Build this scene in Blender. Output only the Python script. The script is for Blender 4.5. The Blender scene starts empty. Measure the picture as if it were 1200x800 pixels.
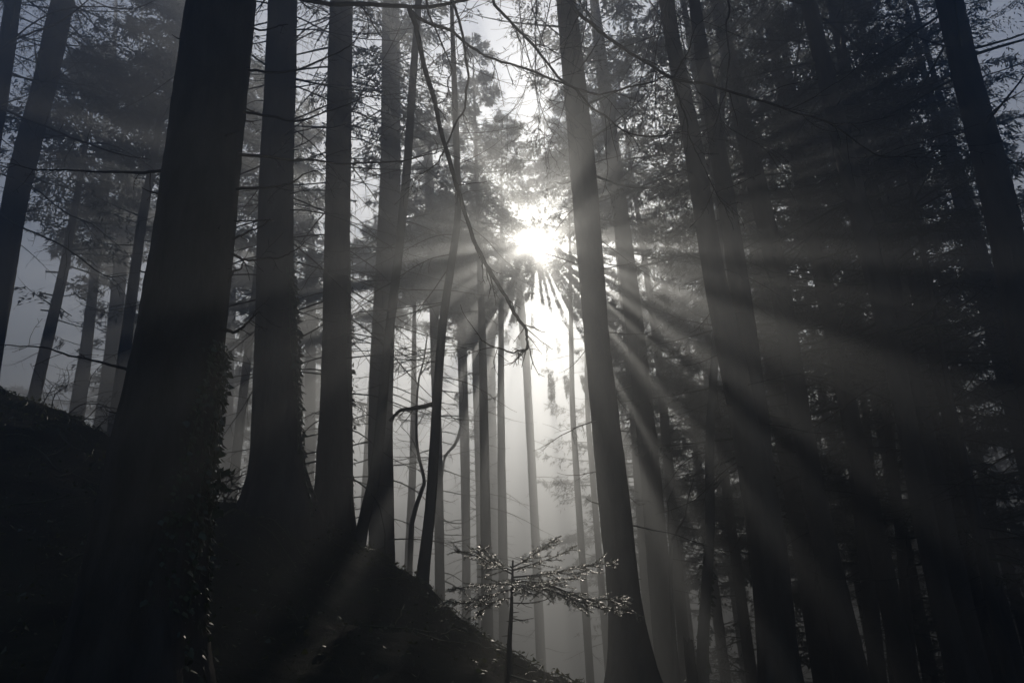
import bpy, math, random
import numpy as np

# ------------------------------------------------------------------ basics
R = math.radians
sc = bpy.context.scene
COL = sc.collection
rng = np.random.default_rng(7)
random.seed(7)

F_PX = 933.0                      # focal length in pixels of the 1200 px wide photo (28 mm)
PITCH, ROLL = R(22.0), R(1.7)
CAM = np.array([0.0, 0.0, 1.2])
fw = np.array([0, math.cos(PITCH), math.sin(PITCH)])
up0 = np.array([0, -math.sin(PITCH), math.cos(PITCH)])
rt0 = np.array([1.0, 0, 0])
rt = math.cos(ROLL) * rt0 - math.sin(ROLL) * up0
upv = math.sin(ROLL) * rt0 + math.cos(ROLL) * up0


def ray(px, py):
    return fw + rt * ((px - 600) / F_PX) - upv * ((py - 400) / F_PX)


def at(px, py, D):
    d = ray(px, py)
    return CAM + d * (D / d[1])


def depth(p):
    return float(np.dot(np.asarray(p) - CAM, fw))


SUN = ray(628, 283)
SUN = SUN / np.linalg.norm(SUN)
EU = np.cross(SUN, [0, 0, 1.0]); EU /= np.linalg.norm(EU)
EV = np.cross(EU, SUN)


# ------------------------------------------------------------------ materials
def new_mat(name):
    m = bpy.data.materials.new(name)
    m.use_nodes = True
    nt = m.node_tree
    return m, nt, nt.nodes['Principled BSDF']


def noise_mat(name, c1, c2, scale, rough=0.9, bump=0.0, bump_scale=None, stretch=None, spec=0.2,
              detail=8.0, lo=0.35, hi=0.65, bump_dist=0.02):
    m, nt, p = new_mat(name)
    L = nt.links
    tc = nt.nodes.new('ShaderNodeTexCoord')
    mp = nt.nodes.new('ShaderNodeMapping')
    L.new(tc.outputs['Object'], mp.inputs['Vector'])
    if stretch:
        mp.inputs['Scale'].default_value = stretch
    n = nt.nodes.new('ShaderNodeTexNoise')
    n.inputs['Scale'].default_value = scale
    n.inputs['Detail'].default_value = detail
    n.inputs['Roughness'].default_value = 0.65
    L.new(mp.outputs[0], n.inputs['Vector'])
    r = nt.nodes.new('ShaderNodeValToRGB')
    r.color_ramp.elements[0].position = lo
    r.color_ramp.elements[0].color = (*c1, 1)
    r.color_ramp.elements[1].position = hi
    r.color_ramp.elements[1].color = (*c2, 1)
    L.new(n.outputs['Fac'], r.inputs['Fac'])
    L.new(r.outputs[0], p.inputs['Base Color'])
    p.inputs['Roughness'].default_value = rough
    p.inputs['Specular IOR Level'].default_value = spec
    if bump:
        n2 = nt.nodes.new('ShaderNodeTexNoise')
        n2.inputs['Scale'].default_value = bump_scale or scale
        n2.inputs['Detail'].default_value = 8
        n2.inputs['Roughness'].default_value = 0.7
        L.new(mp.outputs[0], n2.inputs['Vector'])
        b = nt.nodes.new('ShaderNodeBump')
        b.inputs['Strength'].default_value = bump
        b.inputs['Distance'].default_value = bump_dist
        L.new(n2.outputs['Fac'], b.inputs['Height'])
        L.new(b.outputs[0], p.inputs['Normal'])
    return m


def leaf_mat(name, c1, c2, rough, trans, spec=0.5):
    m, nt, p = new_mat(name)
    L = nt.links
    g = nt.nodes.new('ShaderNodeNewGeometry')
    r = nt.nodes.new('ShaderNodeValToRGB')
    r.color_ramp.elements[0].color = (*c1, 1)
    r.color_ramp.elements[1].color = (*c2, 1)
    L.new(g.outputs['Random Per Island'], r.inputs['Fac'])
    L.new(r.outputs[0], p.inputs['Base Color'])
    p.inputs['Roughness'].default_value = rough
    p.inputs['Specular IOR Level'].default_value = spec
    t = nt.nodes.new('ShaderNodeBsdfTranslucent')
    L.new(r.outputs[0], t.inputs['Color'])
    mx = nt.nodes.new('ShaderNodeMixShader')
    mx.inputs[0].default_value = trans
    L.new(p.outputs[0], mx.inputs[1])
    L.new(t.outputs[0], mx.inputs[2])
    L.new(mx.outputs[0], nt.nodes['Material Output'].inputs['Surface'])
    return m


M_BARK = noise_mat('bark', (0.030, 0.025, 0.021), (0.085, 0.072, 0.060), 9.0, 0.92, 0.9, 14.0, (1, 1, 0.28))
M_BARK_S = noise_mat('smooth_bark', (0.040, 0.036, 0.032), (0.10, 0.09, 0.08), 7.0, 0.85, 0.5, 24.0, (1, 1, 0.5))
M_DEAD = noise_mat('dead_wood', (0.028, 0.023, 0.019), (0.07, 0.06, 0.05), 12.0, 0.9, 0.4, 30.0)
M_NEEDLE = leaf_mat('spruce_needles', (0.022, 0.038, 0.018), (0.045, 0.066, 0.028), 0.6, 0.18, 0.3)
M_FIR = leaf_mat('fir_needles', (0.06, 0.09, 0.035), (0.10, 0.12, 0.05), 0.38, 0.12, 1.0)
for n_ in M_FIR.node_tree.nodes:            # wet needles
    if n_.type == 'BSDF_PRINCIPLED':
        n_.inputs['Coat Weight'].default_value = 1.0; n_.inputs['Coat Roughness'].default_value = 0.3
M_IVY = leaf_mat('ivy_leaves', (0.028, 0.05, 0.018), (0.06, 0.095, 0.03), 0.33, 0.2, 0.55)
M_COVER = leaf_mat('ground_leaves', (0.05, 0.08, 0.02), (0.13, 0.12, 0.04), 0.4, 0.4, 0.9)
M_SOIL = noise_mat('forest_soil', (0.026, 0.021, 0.015), (0.055, 0.052, 0.028), 2.3, 0.95, 1.0, 9.0, None, 0.15,
                   bump_dist=0.06)
M_FERN = leaf_mat('dry_leaves', (0.05, 0.045, 0.025), (0.10, 0.085, 0.045), 0.55, 0.25, 0.4)


# ------------------------------------------------------------------ mesh helpers
def mesh_from(name, verts, quads=None, tris=None, mat=None, smooth=True):
    """One mesh datablock from numpy arrays (fast path)."""
    me = bpy.data.meshes.new(name)
    verts = np.asarray(verts, dtype=np.float32)
    loops, starts = [], []
    off = 0
    nq = 0 if quads is None else len(quads)
    ntri = 0 if tris is None else len(tris)
    if nq:
        q = np.asarray(quads, dtype=np.int32).reshape(-1, 4)
        loops.append(q.ravel()); starts.append(np.arange(len(q)) * 4); off = len(q) * 4
    if ntri:
        t = np.asarray(tris, dtype=np.int32).reshape(-1, 3)
        loops.append(t.ravel()); starts.append(np.arange(len(t)) * 3 + off)
    lo = np.concatenate(loops); st = np.concatenate(starts).astype(np.int32)
    me.vertices.add(len(verts)); me.vertices.foreach_set('co', verts.ravel())
    me.loops.add(len(lo)); me.loops.foreach_set('vertex_index', lo)
    me.polygons.add(len(st)); me.polygons.foreach_set('loop_start', st)
    if smooth:
        me.polygons.foreach_set('use_smooth', np.ones(len(st), dtype=bool))
    me.update(calc_edges=True)
    if mat:
        me.materials.append(mat)
    return me


class Geo:
    """Collects tubes and cards of ONE part."""
    def __init__(self):
        self.v, self.q, self.n = [], [], 0

    def add(self, verts, quads):
        self.v.append(np.asarray(verts)); self.q.append(np.asarray(quads) + self.n); self.n += len(verts)

    def tube(self, pts, radii, seg=6, rough=0.0):
        pts = np.asarray(pts, float); radii = np.asarray(radii, float)
        n = len(pts)
        tan = np.gradient(pts, axis=0)
        tan /= np.maximum(np.linalg.norm(tan, axis=1, keepdims=True), 1e-9)
        ref = np.array([0, 0, 1.0]) if abs(tan[:, 2]).mean() < 0.8 else np.array([1.0, 0, 0])
        a = np.cross(tan, ref); a /= np.maximum(np.linalg.norm(a, axis=1, keepdims=True), 1e-9)
        b = np.cross(tan, a)
        ang = np.arange(seg) / seg * 2 * np.pi
        rr = radii[:, None] * np.ones((1, seg))
        if rough:
            rr = rr * (1 + rng.normal(0, rough, rr.shape))
        ring = pts[:, None, :] + rr[..., None] * (np.cos(ang)[None, :, None] * a[:, None, :] +
                                                   np.sin(ang)[None, :, None] * b[:, None, :])
        v = ring.reshape(-1, 3)
        i = np.arange(n - 1)[:, None] * seg; j = np.arange(seg)[None, :]; k = (j + 1) % seg
        q = np.stack([i + j, i + k, i + seg + k, i + seg + j], -1).reshape(-1, 4)
        self.add(v, q)

    def cards(self, pos, axis, side, ln, wd, pointed=True):
        """leaf cards: a lozenge (4 verts) from pos along axis, side gives the width direction"""
        pos, axis, side = map(np.asarray, (pos, axis, side))
        n = len(pos)
        ln = np.asarray(ln).reshape(-1, 1) * np.ones((n, 1)); wd = np.asarray(wd).reshape(-1, 1) * np.ones((n, 1))
        v = np.empty((n, 4, 3))
        v[:, 0] = pos
        v[:, 1] = pos + axis * ln * 0.45 + side * wd * 0.5
        v[:, 2] = pos + axis * ln
        v[:, 3] = pos + axis * ln * 0.45 - side * wd * 0.5
        self.add(v.reshape(-1, 3), np.arange(n * 4).reshape(-1, 4))

    def build(self, name, mat, parent=None, origin=None, smooth=True):
        v = np.concatenate(self.v); q = np.concatenate(self.q)
        o_ = np.zeros(3) if origin is None else np.asarray(origin)
        me = mesh_from(name, v - o_, q, None, mat, smooth)
        ob = bpy.data.objects.new(name, me)
        COL.objects.link(ob)
        if parent:
            ob.parent = parent
        elif origin is not None:
            ob.location = o_
        return ob


def tag(o, label, cat, group=None, kind=None):
    if label: o['label'] = label
    if cat: o['category'] = cat
    if group: o['group'] = group
    if kind: o['kind'] = kind
    return o


def thing(name, label, cat, loc, group=None):
    o = bpy.data.objects.new(name, None)
    o.empty_display_size = 0.3
    COL.objects.link(o)
    o.location = loc
    return tag(o, label, cat, group)


def unit(v):
    v = np.asarray(v, float)
    return v / np.maximum(np.linalg.norm(v, axis=-1, keepdims=True), 1e-9)


def smooth_path(pts, n):
    """Catmull-Rom through the points"""
    P = np.asarray(pts, float)
    if len(P) == 2:
        t = np.linspace(0, 1, n)[:, None]
        return P[0] * (1 - t) + P[1] * t
    P = np.vstack([2 * P[0] - P[1], P, 2 * P[-1] - P[-2]])
    m = len(P) - 3
    out = []
    for s in np.linspace(0, m - 1e-6, n):
        i = int(s); t = s - i
        p0, p1, p2, p3 = P[i:i + 4]
        out.append(0.5 * ((2 * p1) + (-p0 + p2) * t + (2 * p0 - 5 * p1 + 4 * p2 - p3) * t * t +
                          (-p0 + 3 * p1 - 3 * p2 + p3) * t ** 3))
    return np.array(out)


# value noise for terrain and bark
_T = np.random.default_rng(3).random((64, 64))


def vnoise(x, y):
    xi = np.floor(x).astype(int); yi = np.floor(y).astype(int)
    fx = x - xi; fy = y - yi
    fx = fx * fx * (3 - 2 * fx); fy = fy * fy * (3 - 2 * fy)
    g = lambda a, b: _T[a % 64, b % 64]
    return (g(xi, yi) * (1 - fx) * (1 - fy) + g(xi + 1, yi) * fx * (1 - fy) +
            g(xi, yi + 1) * (1 - fx) * fy + g(xi + 1, yi + 1) * fx * fy) - 0.5


# ------------------------------------------------------------------ terrain
ridge_px = [(-420, 300, 10.5), (-150, 395, 10.3), (0, 452, 10.0), (75, 485, 10.0), (140, 522, 10.0), (200, 560, 9.8), (250, 584, 9.6),
            (300, 588, 9.4), (350, 598, 9.6), (400, 622, 10.2), (450, 645, 10.6), (500, 690, 9.2),
            (540, 728, 8.4), (600, 772, 7.6), (640, 793, 7.4), (680, 806, 8.5), (760, 806, 10.5), (900, 812, 12.0), (1300, 822, 12.5)]
RG = np.array([at(*p) for p in ridge_px])
RG = RG[np.argsort(RG[:, 0])]


def hgt(x, y):
    x = np.asarray(x, float); y = np.asarray(y, float)
    rx = np.clip(x, RG[0, 0], RG[-1, 0])
    rz = np.interp(rx, RG[:, 0], RG[:, 2])
    ry = np.interp(rx, RG[:, 0], RG[:, 1])
    rz = rz + np.clip(RG[0, 0] - x, 0, 40) * 0.28 - np.clip(x - RG[-1, 0], 0, 60) * 0.05
    y0 = 3.6
    zn = np.interp(x, [-14, -4, 0, 3], [2.2, 0.75, 0.45, 0.35])
    t = np.clip((y - y0) / (ry - y0), 0, 1)
    z = zn + (rz - zn) * (0.8 * t + 0.2 * t * t * (3 - 2 * t))
    s = np.clip((y0 - y) / 3.6, 0, 1)
    z = np.where(y < y0, zn - s * (zn - 0.0), z)
    d = np.clip(y - ry, 0, None)
    soft = np.where(d < 1.2, 0.16 * d * d / 1.2, 0.16 * 1.2 + (d - 1.2) * 0.36)
    fall = np.where(d < 22, soft, 0.192 + 20.8 * 0.36 + (d - 22) * 0.02)
    lim = np.clip(4.0 + rz * 0.9, 2.5, 7.5)
    z = np.where(y > ry, rz - np.minimum(fall, lim), z)
    k = np.exp(-np.maximum(0, np.hypot(x, y) - 20) / 20)
    amp = np.clip(y / 4.0, 0.25, 1) * (0.4 + 0.6 * k)
    z = z + amp * (0.16 * vnoise(x * 0.9 + 11, y * 0.9 + 3) + 0.09 * vnoise(x * 2.3, y * 2.3) +
                   0.05 * vnoise(x * 6.1, y * 6.1) + 0.035 * vnoise(x * 13.0, y * 13.0))
    return z


def h1(x, y):
    return float(hgt(np.array([x]), np.array([y]))[0])


gx = np.unique(np.concatenate([np.linspace(-240, -30, 30), np.linspace(-30, -9, 50), np.linspace(-9, 7, 230),
                               np.linspace(7, 30, 60), np.linspace(30, 240, 30)]))
gy = np.unique(np.concatenate([np.linspace(-40, 0, 14), np.linspace(0, 3, 20), np.linspace(3, 13, 170), np.linspace(13, 40, 70),
                               np.linspace(40, 280, 34)]))
X, Y = np.meshgrid(gx, gy)
Z = hgt(X.ravel(), Y.ravel())
nx, ny = len(gx), len(gy)
i = np.arange(ny - 1)[:, None] * nx; j = np.arange(nx - 1)[None, :]
q = np.stack([i + j, i + j + 1, i + nx + j + 1, i + nx + j], -1).reshape(-1, 4)
ground = bpy.data.objects.new('ground', mesh_from('ground', np.stack([X.ravel(), Y.ravel(), Z], -1), q, None, M_SOIL))
COL.objects.link(ground)
tag(ground, 'dark mossy forest slope falling from left to right', None, kind='structure')

# ------------------------------------------------------------------ openings cut in the canopy for the light
# straight tunnels parallel to the sunlight, cut through the foliage to make light shafts: (u, v, radius) in metres
TUNNELS = [(0.0, 0.0, 0.13), (0.06, -0.40, 0.11), (0.6, 0.24, 0.14),
           (1.05, -0.25, 0.17), (1.5, -0.80, 0.22), (2.2, -0.12, 0.2), (3.3, -1.5, 0.24), (2.75, -0.9, 0.22), (-0.40, 0.95, 0.15), (-0.9, -0.04, 0.10),
           (0.45, 0.75, 0.14), (1.1, 1.0, 0.18), (-2.1, -2.3, 0.3), (-1.6, -3.0, 0.3), (-6.6, -2.0, 0.5), (-5.4, -2.7, 0.4), (-3.8, -0.3, 0.12),
           (0.0, -2.95, 0.45), (0.65, -2.95, 0.38), (-0.55, -2.85, 0.3), (-0.8, -3.3, 0.3)]
# radial slots cut through the crowns for streaked rays, seen along the sunlight: (direction in degrees, half width, from, to)
WEDGES = [(-91, 3.5, 0.9, 6.5), (-83, 2.0, 1.3, 6.2), (-76.5, 2.2, 1.2, 6.0), (-69.5, 2.1, 1.2, 5.8), (-63, 1.0, 2.2, 4.6), (-98.5, 2.0, 1.7, 9.0), (-105, 2.0, 2.0, 9.0),
          (-113, 1.8, 2.4, 9.0), (-122, 1.6, 2.8, 9.0), (-53, 1.3, 1.1, 3.6), (-44, 1.1, 1.0, 3.2), (-36.5, 1.6, 0.9, 3.2), (-29, 1.0, 1.0, 3.2),
          (-22, 1.5, 0.9, 3.0), (-14, 1.0, 1.0, 2.8), (-5, 1.2, 0.9, 2.6)]
_tr = np.random.default_rng(5)
for _ in range(8):                       # small peepholes right of the sun: thin crisp rays
    TUNNELS.append((_tr.uniform(0.8, 3.4), _tr.uniform(-2.2, 0.2), _tr.uniform(0.10, 0.2)))
_tr = np.random.default_rng(21)
for _ in range(34):                      # cut under the crowns behind the crest to light the fog
    TUNNELS.append((_tr.uniform(-8, 1.6), _tr.uniform(-8.5, -2.6), _tr.uniform(0.3, 0.8)))
for _ in range(20):                      # holes cut left of the sun to speckle the dark fog with light
    TUNNELS.append((_tr.uniform(-3.0, -0.4), _tr.uniform(-2.6, 0.3), _tr.uniform(0.07, 0.18)))
for _ in range(110):                     # pinholes that let the sky sparkle through
    TUNNELS.append((_tr.uniform(-7, 9), _tr.uniform(-1.2, 5.5), _tr.uniform(0.04, 0.10)))
for _ in range(46):                      # wide holes cut on the left to brighten the fog there
    TUNNELS.append((_tr.uniform(-27, -7), _tr.uniform(-6.5, 0.6), _tr.uniform(0.5, 1.3)))


def in_light_cut(P, margin=0.0):
    """True where a point lies in one of the openings"""
    u = (P - CAM) @ EU; v = (P - CAM) @ EV; w = (P - CAM) @ SUN
    m = np.zeros(len(P), bool)
    for (a, b, r) in TUNNELS:
        m |= (u - a) ** 2 + (v - b) ** 2 < (r + margin) ** 2
    r = np.hypot(u, v); ph = np.degrees(np.arctan2(v, u)) + 0.5 * np.sin(r * 1.3)
    for (a, hw, r0, r1) in WEDGES:
        m |= (np.abs(ph - a) < hw * np.clip((r - r0) / (0.5 * r0), 0, 1)) & (r > r0) & (r < r1)
    return m & (w > 9.0)


# ------------------------------------------------------------------ trees
def trunk_path(spec, D, H, lean=None):
    """spec: [(y, xl, xr)] in photo pixels, top first.  Returns points bottom->top and radii."""
    spec = sorted(spec, key=lambda s: -s[0])
    pts = np.array([at((s[1] + s[2]) / 2, s[0], D) for s in spec])
    rad = np.array([(s[2] - s[1]) / 2 / F_PX * depth(p) for s, p in zip(spec, pts)])
    # down to the ground
    d0 = (pts[1] - pts[0]) / max(pts[1][2] - pts[0][2], 1e-3)
    x, y = pts[0][0], pts[0][1]
    zb = h1(x, y)
    for _ in range(3):
        x = pts[0][0] + d0[0] * 0.6 * (zb - pts[0][2]); zb = h1(x, y)
    base = np.array([x, y, zb])
    if pts[0][2] > zb + 0.15:
        below = np.array([x - d0[0] * 0.25, y, zb - 0.35])
        rr = rad[0] + max(0, (rad[0] - rad[min(1, len(rad) - 1)])) * 0.3
        pts = np.vstack([below, base, pts]); rad = np.concatenate([[rr * 1.25, rr * 1.12], rad])
    else:
        pts = np.vstack([np.array([x, y, zb - 0.35]), pts]); rad = np.concatenate([[rad[0] * 1.08], rad])
    # upwards
    top = pts[-1]
    dt = (pts[-1] - pts[-2]) / max(pts[-1][2] - pts[-2][2], 1e-3)
    zt = min(zb + H, (TOP if base[0] < 1.5 else TOP + 1.5) - rng.uniform(0, 2.0))
    if zt > top[2] + 0.5:
        hs = np.linspace(0, zt - top[2], 7)[1:]
        ext = np.array([top + np.array([dt[0] * h * 0.8, 0, h]) for h in hs])
        er = rad[-1] * (1 - hs / hs[-1]) ** 0.8 + 0.012
        pts = np.vstack([pts, ext]); rad = np.concatenate([rad, er])
    return pts, rad, base


def trunk_mesh(pts, rad, base, D, parent, mat, flare=0.35, rough=None):
    near = D < 15
    seg = 40 if D < 7 else (26 if near else 12)
    L = np.sum(np.linalg.norm(np.diff(pts, axis=0), axis=1))
    step = 0.06 if D < 7 else (0.12 if near else 0.4)
    n = int(min(L / step, 420))
    # resample by height
    zs = np.linspace(pts[0][2], pts[-1][2], n)
    o = np.argsort(pts[:, 2])
    px = np.interp(zs, pts[o, 2], pts[o, 0]); py = np.interp(zs, pts[o, 2], pts[o, 1]); rr = np.interp(zs, pts[o, 2], rad[o])
    k = max(3, int(0.5 / max(L / n, 1e-3))) | 1
    ker = np.ones(k) / k
    sm = lambda a: np.convolve(np.pad(a, k // 2, mode='edge'), ker, 'valid')
    for _ in range(2):
        px, rr = sm(px), sm(rr)
    hh = zs - base[2]
    ang = np.arange(seg) / seg * 2 * np.pi
    ph = rng.random() * 6
    lob = 1 + flare * np.exp(-np.clip(hh, 0, None) / 0.4)[:, None] * (0.5 + 0.55 * np.sin(5 * ang + ph) + 0.25 * np.sin(3 * ang + 2 * ph))[None, :]
    s0 = rng.random() * 40
    A, Hh = np.meshgrid(ang, zs)
    am = rough if rough else 0.05
    cx, cy = np.cos(A) * 2.2, np.sin(A) * 2.2
    bark = (vnoise(cx * 1.2 + s0, Hh * 1.1 + cy) * 1.0 + vnoise(cx * 3.5 + s0, Hh * 3.1 + cy * 3.5) * 0.7 +
            vnoise(cx * 9 + s0, Hh * 9 + cy * 9) * 0.6 + vnoise(cx * 17 + s0, Hh * 21 + cy * 17) * 0.5)
    r = rr[:, None] * lob * (1 + am * bark)
    g = Geo()
    v = np.stack([px[:, None] + r * np.cos(ang), py[:, None] + r * np.sin(ang), zs[:, None] + 0 * r], -1).reshape(-1, 3)
    i = np.arange(n - 1)[:, None] * seg; j = np.arange(seg)[None, :]; kk = (j + 1) % seg
    g.add(v, np.stack([i + j, i + kk, i + seg + kk, i + seg + j], -1).reshape(-1, 4))
    return g.build('trunk', mat, parent, base)


def branch_geo(g, p0, d, L, r0, droop=0.25, rise=0.35, twigs=5, seg=5, wig=0.06, rr=None):
    """a bare branch: sags, then turns up at its end; side twigs"""
    rr = rr or rng
    d = unit(d)
    n = 12
    pts = [np.asarray(p0, float)]
    cur = d.copy()
    for k in range(n):
        t = k / n
        cur = unit(cur + np.array([0, 0, -droop * (1 - t) / n * 4 + rise * t / n * 4]) + rr.normal(0, wig, 3))
        pts.append(pts[-1] + cur * L / n)
    pts = np.array(pts)
    g.tube(pts, np.linspace(r0, max(r0 * 0.16, 0.0016), n + 1), seg)
    for k in range(twigs):
        t = rr.uniform(0.15, 0.97)
        m = min(int(t * n), n - 1)
        ax = unit(pts[m + 1] - pts[m])
        sd = unit(np.cross(ax, [0, 0, 1.0]) * rr.choice([-1, 1]) + np.array([0, 0, rr.uniform(-0.5, 0.35)]))
        dd = unit(ax * rr.uniform(0.5, 1.1) + sd)
        l = L * rr.uniform(0.12, 0.4) * (1.05 - t * 0.6)
        q = [pts[m]]
        c = dd
        for _ in range(5):
            c = unit(c + rr.normal(0, 0.12, 3) + np.array([0, 0, -0.04]))
            q.append(q[-1] + c * l / 5)
        q = np.array(q)
        rb = max(r0 * 0.42 * (1 - t * 0.5), 0.002)
        g.tube(q, np.linspace(rb, 0.0013, 6), 4)
        for _ in range(rr.integers(0, 3)):
            m2 = rr.integers(1, 5)
            c = unit(unit(q[m2 + 1 if m2 < 5 else 5] - q[m2 - 1]) + rr.normal(0, 0.6, 3))
            l2 = l * rr.uniform(0.25, 0.6)
            q2 = np.array([q[m2], q[m2] + c * l2 * 0.5, q[m2] + unit(c + rr.normal(0, 0.25, 3)) * l2])
            g.tube(q2, np.linspace(rb * 0.6, 0.0011, 3), 3)
    return pts


def traced_branch(parent, base, pix, r0, r1=0.002, twigs=6, tl=0.35, name='branch', mat=None, seg=7):
    """a bough that follows photo points (x, y, D); side twigs"""
    P = np.array([at(*p) for p in pix])
    n = max(14, 7 * len(P))
    pts = smooth_path(P, n)
    pts[1:-1] += rng.normal(0, 0.0018, pts[1:-1].shape)
    kn = rng.normal(0, 0.012, (max(3, n // 4), 3)) * min(1.0, r0 / 0.012)
    for c in range(3):
        pts[1:, c] += np.interp(np.arange(1, n), np.linspace(0, n, len(kn)), kn[:, c])
    g = Geo()
    g.tube(pts, r0 + (r1 - r0) * np.linspace(0, 1, n) ** 0.8, seg, 0.05)
    for _ in range(int(twigs * 1.5)):
        t = rng.uniform(0.1, 0.98); m = min(int(t * n), n - 2)
        ax = unit(pts[m + 1] - pts[m])
        sd = unit(rng.normal(0, 1, 3) + np.array([0, 0, -0.5]))
        branch_geo(g, pts[m], ax * rng.uniform(0.4, 1.0) + sd * 0.8, tl * rng.uniform(0.4, 1.3), max(r0 * 0.3 * (1 - t * .6), 0.0025),
                   0.15, 0.1, int(rng.integers(1, 5)), 4, 0.10)
    return g.build(name, mat or M_DEAD, parent, base)


def crown_mesh(parent, base, pts, rad, h0, H, width, D, nb, nc, lean=0.0, keep=1.0):
    """needled crown: drooping limbs with twig sprays, from height h0 to the top"""
    nb = int(nb * NB_K); nc = int(nc * NC_K)
    H = min(H, pts[:, 2].max() - base[2])
    o = np.argsort(pts[:, 2])
    tz, tx, ty = pts[o, 2] - base[2], pts[o, 0], pts[o, 1]
    g = Geo()
    hs = h0 + (H - h0) * np.linspace(0, 0.99, nb) ** 1.05 + rng.uniform(-0.3, 0.3, nb)
    az = np.arange(nb) * 2.399 + rng.uniform(-0.5, 0.5, nb)
    rel = np.clip((hs - h0) / (H - h0), 0, 1)
    prof = np.clip(np.minimum(0.45 + rel * 3.2, 1.0), 0, 1) * (1 - rel) ** 0.75 + 0.05
    ln = width * prof * rng.uniform(0.6, 1.2, nb)
    nlow = nb // 4                              # thin, ragged boughs below the closed crown
    lowi = rng.choice(nb, nlow, replace=False)
    hs[lowi] = h0 - 5.0 * rng.random(nlow) ** 1.8
    ln[lowi] = width * rng.uniform(0.3, 0.75, nlow)
    low = np.zeros(nb, bool); low[lowi] = True
    droop = rng.uniform(0.1, 0.5, nb) * (1 - rel * 0.9) - 0.25 * rel
    cs = 0.0058 * D if D > 15 else 0.048
    if 19 < D < 45 and abs(base[0] - SUN[0] / SUN[1] * D) < 0.24 * D:
        cs *= 0.58; nc = int(nc * 2.1)
    nc = nc if D > 15 or h0 > 11 else int(nc * 1.9)           # size of a needle spray
    P, A, S, LN, WD = [], [], [], [], []
    for b in range(nb):
        p0 = np.array([np.interp(hs[b], tz, tx), np.interp(hs[b], tz, ty), base[2] + hs[b]])
        rad_d = np.array([math.cos(az[b]), math.sin(az[b]), 0]); tan_d = np.array([-rad_d[1], rad_d[0], 0])
        tt = np.linspace(0, 1, 6)
        limb = p0 + rad_d * (tt[:, None] * ln[b]) + np.array([0, 0, 1.0]) * (-droop[b] * ln[b] * tt ** 1.4 + 0.12 * ln[b] * tt ** 4)[:, None]
        cut = in_light_cut(limb)
        kl = int(np.argmax(cut)) if cut.any() else 6
        if kl >= 2:
            g.tube(limb[:kl], np.linspace(0.012 + 0.008 * ln[b], 0.004, 6)[:kl], 4)
        k = int(nc * (0.35 + 0.65 * ln[b] / width) * rng.uniform(0.55, 1.25) * (0.22 if low[b] else 1.0))
        # side shoots carry the needles, so sprays come in rows with gaps between them
        ns = max(5, k // 9)
        st = rng.uniform(0.18, 1.0, ns) ** 0.85
        sgn = rng.choice([-1.0, 1.0], ns)
        sl = ln[b] * (0.36 * (1.05 - st) + 0.07) * rng.uniform(0.5, 1.25, ns)
        si = rng.integers(0, ns, k)
        tq = rng.uniform(0, 1, k)
        t0 = st[si]
        ctr = p0 + rad_d * (t0[:, None] * ln[b]) + np.array([0, 0, 1.0]) * (-droop[b] * ln[b] * t0 ** 1.4 + 0.12 * ln[b] * t0 ** 4)[:, None]
        sdir = unit(tan_d[None, :] * sgn[:, None] + rad_d * 0.75 + np.stack([0 * st, 0 * st, rng.uniform(-0.55, 0.05, ns)], -1))
        pos = ctr + sdir[si] * (tq * sl[si])[:, None] + np.stack([0 * tq, 0 * tq, -0.22 * tq * tq * sl[si]], -1)
        pos += rng.normal(0, 0.03, pos.shape)
        axis = unit(sdir[si] + rng.normal(0, 0.45, pos.shape) + np.array([0, 0, -0.3]))
        side = unit(np.cross(axis, unit(rng.normal(0, 0.7, pos.shape) + np.array([0, 0, 1.0]))))
        if kl < 6 and low[b]:                    # nothing hangs in the air beyond a bough cut short by an opening
            okc = t0 < (kl - 0.5) / 5
            pos, axis, side = pos[okc], axis[okc], side[okc]; k = len(pos)
        P.append(pos); A.append(axis); S.append(side)
        LN.append(cs * rng.uniform(0.9, 2.1, k)); WD.append(cs * rng.uniform(0.22, 0.5, k))
    P = np.concatenate(P); A = np.concatenate(A); S = np.concatenate(S); LN = np.concatenate(LN); WD = np.concatenate(WD)
    m = ~in_light_cut(P + A * LN[:, None] * 0.5, 0.03)
    q = P - CAM                                # crowns thinned along the sun's line to let light through
    rs = np.hypot(q @ EU - 0.2, q @ EV + 0.5)
    m &= rng.random(len(P)) < np.clip(0.55 + 0.45 * (rs - 1.0) / 1.6, 0.55, 1)
    if keep < 1:
        m &= rng.random(len(P)) < keep
    g.cards(P[m], A[m], S[m], LN[m], WD[m])
    cr = g.build('crown', M_NEEDLE, parent, base, smooth=False)
    return cr


def dead_branches(root, base, pts, rad, D, n, zlo, zhi, lmin=0.8, lmax=2.2, azs=None, thick=1.0, twigs=6, droop=0.22):
    o = np.argsort(pts[:, 2])
    for k in range(n):
        z = base[2] + zlo + (zhi - zlo) * ((k + rng.uniform(0, 1)) / n)
        p = np.array([np.interp(z, pts[o, 2], pts[o, 0]), np.interp(z, pts[o, 2], pts[o, 1]), z])
        r = np.interp(z, pts[o, 2], rad[o])
        a = rng.uniform(0, 2 * np.pi) if azs is None else azs[0] + rng.uniform(-azs[1], azs[1]) + (np.pi if rng.random() < azs[2] else 0)
        d = np.array([math.cos(a), math.sin(a), rng.uniform(-0.30, 0.12)])
        L = rng.uniform(lmin, lmax)
        g = Geo()
        branch_geo(g, p + d * r * 0.8, d, L, thick * (0.0045 + 0.0035 * L), droop * rng.uniform(0.3, 1.6), rng.uniform(0.1, 0.5),
                   int(rng.integers(max(1, twigs - 3), twigs + 3)), 5)
        g.build('branch', M_DEAD, root, base)


NB_K, NC_K = 1.3, 3.8
TREES = {}
TOP = 21.5


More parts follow.
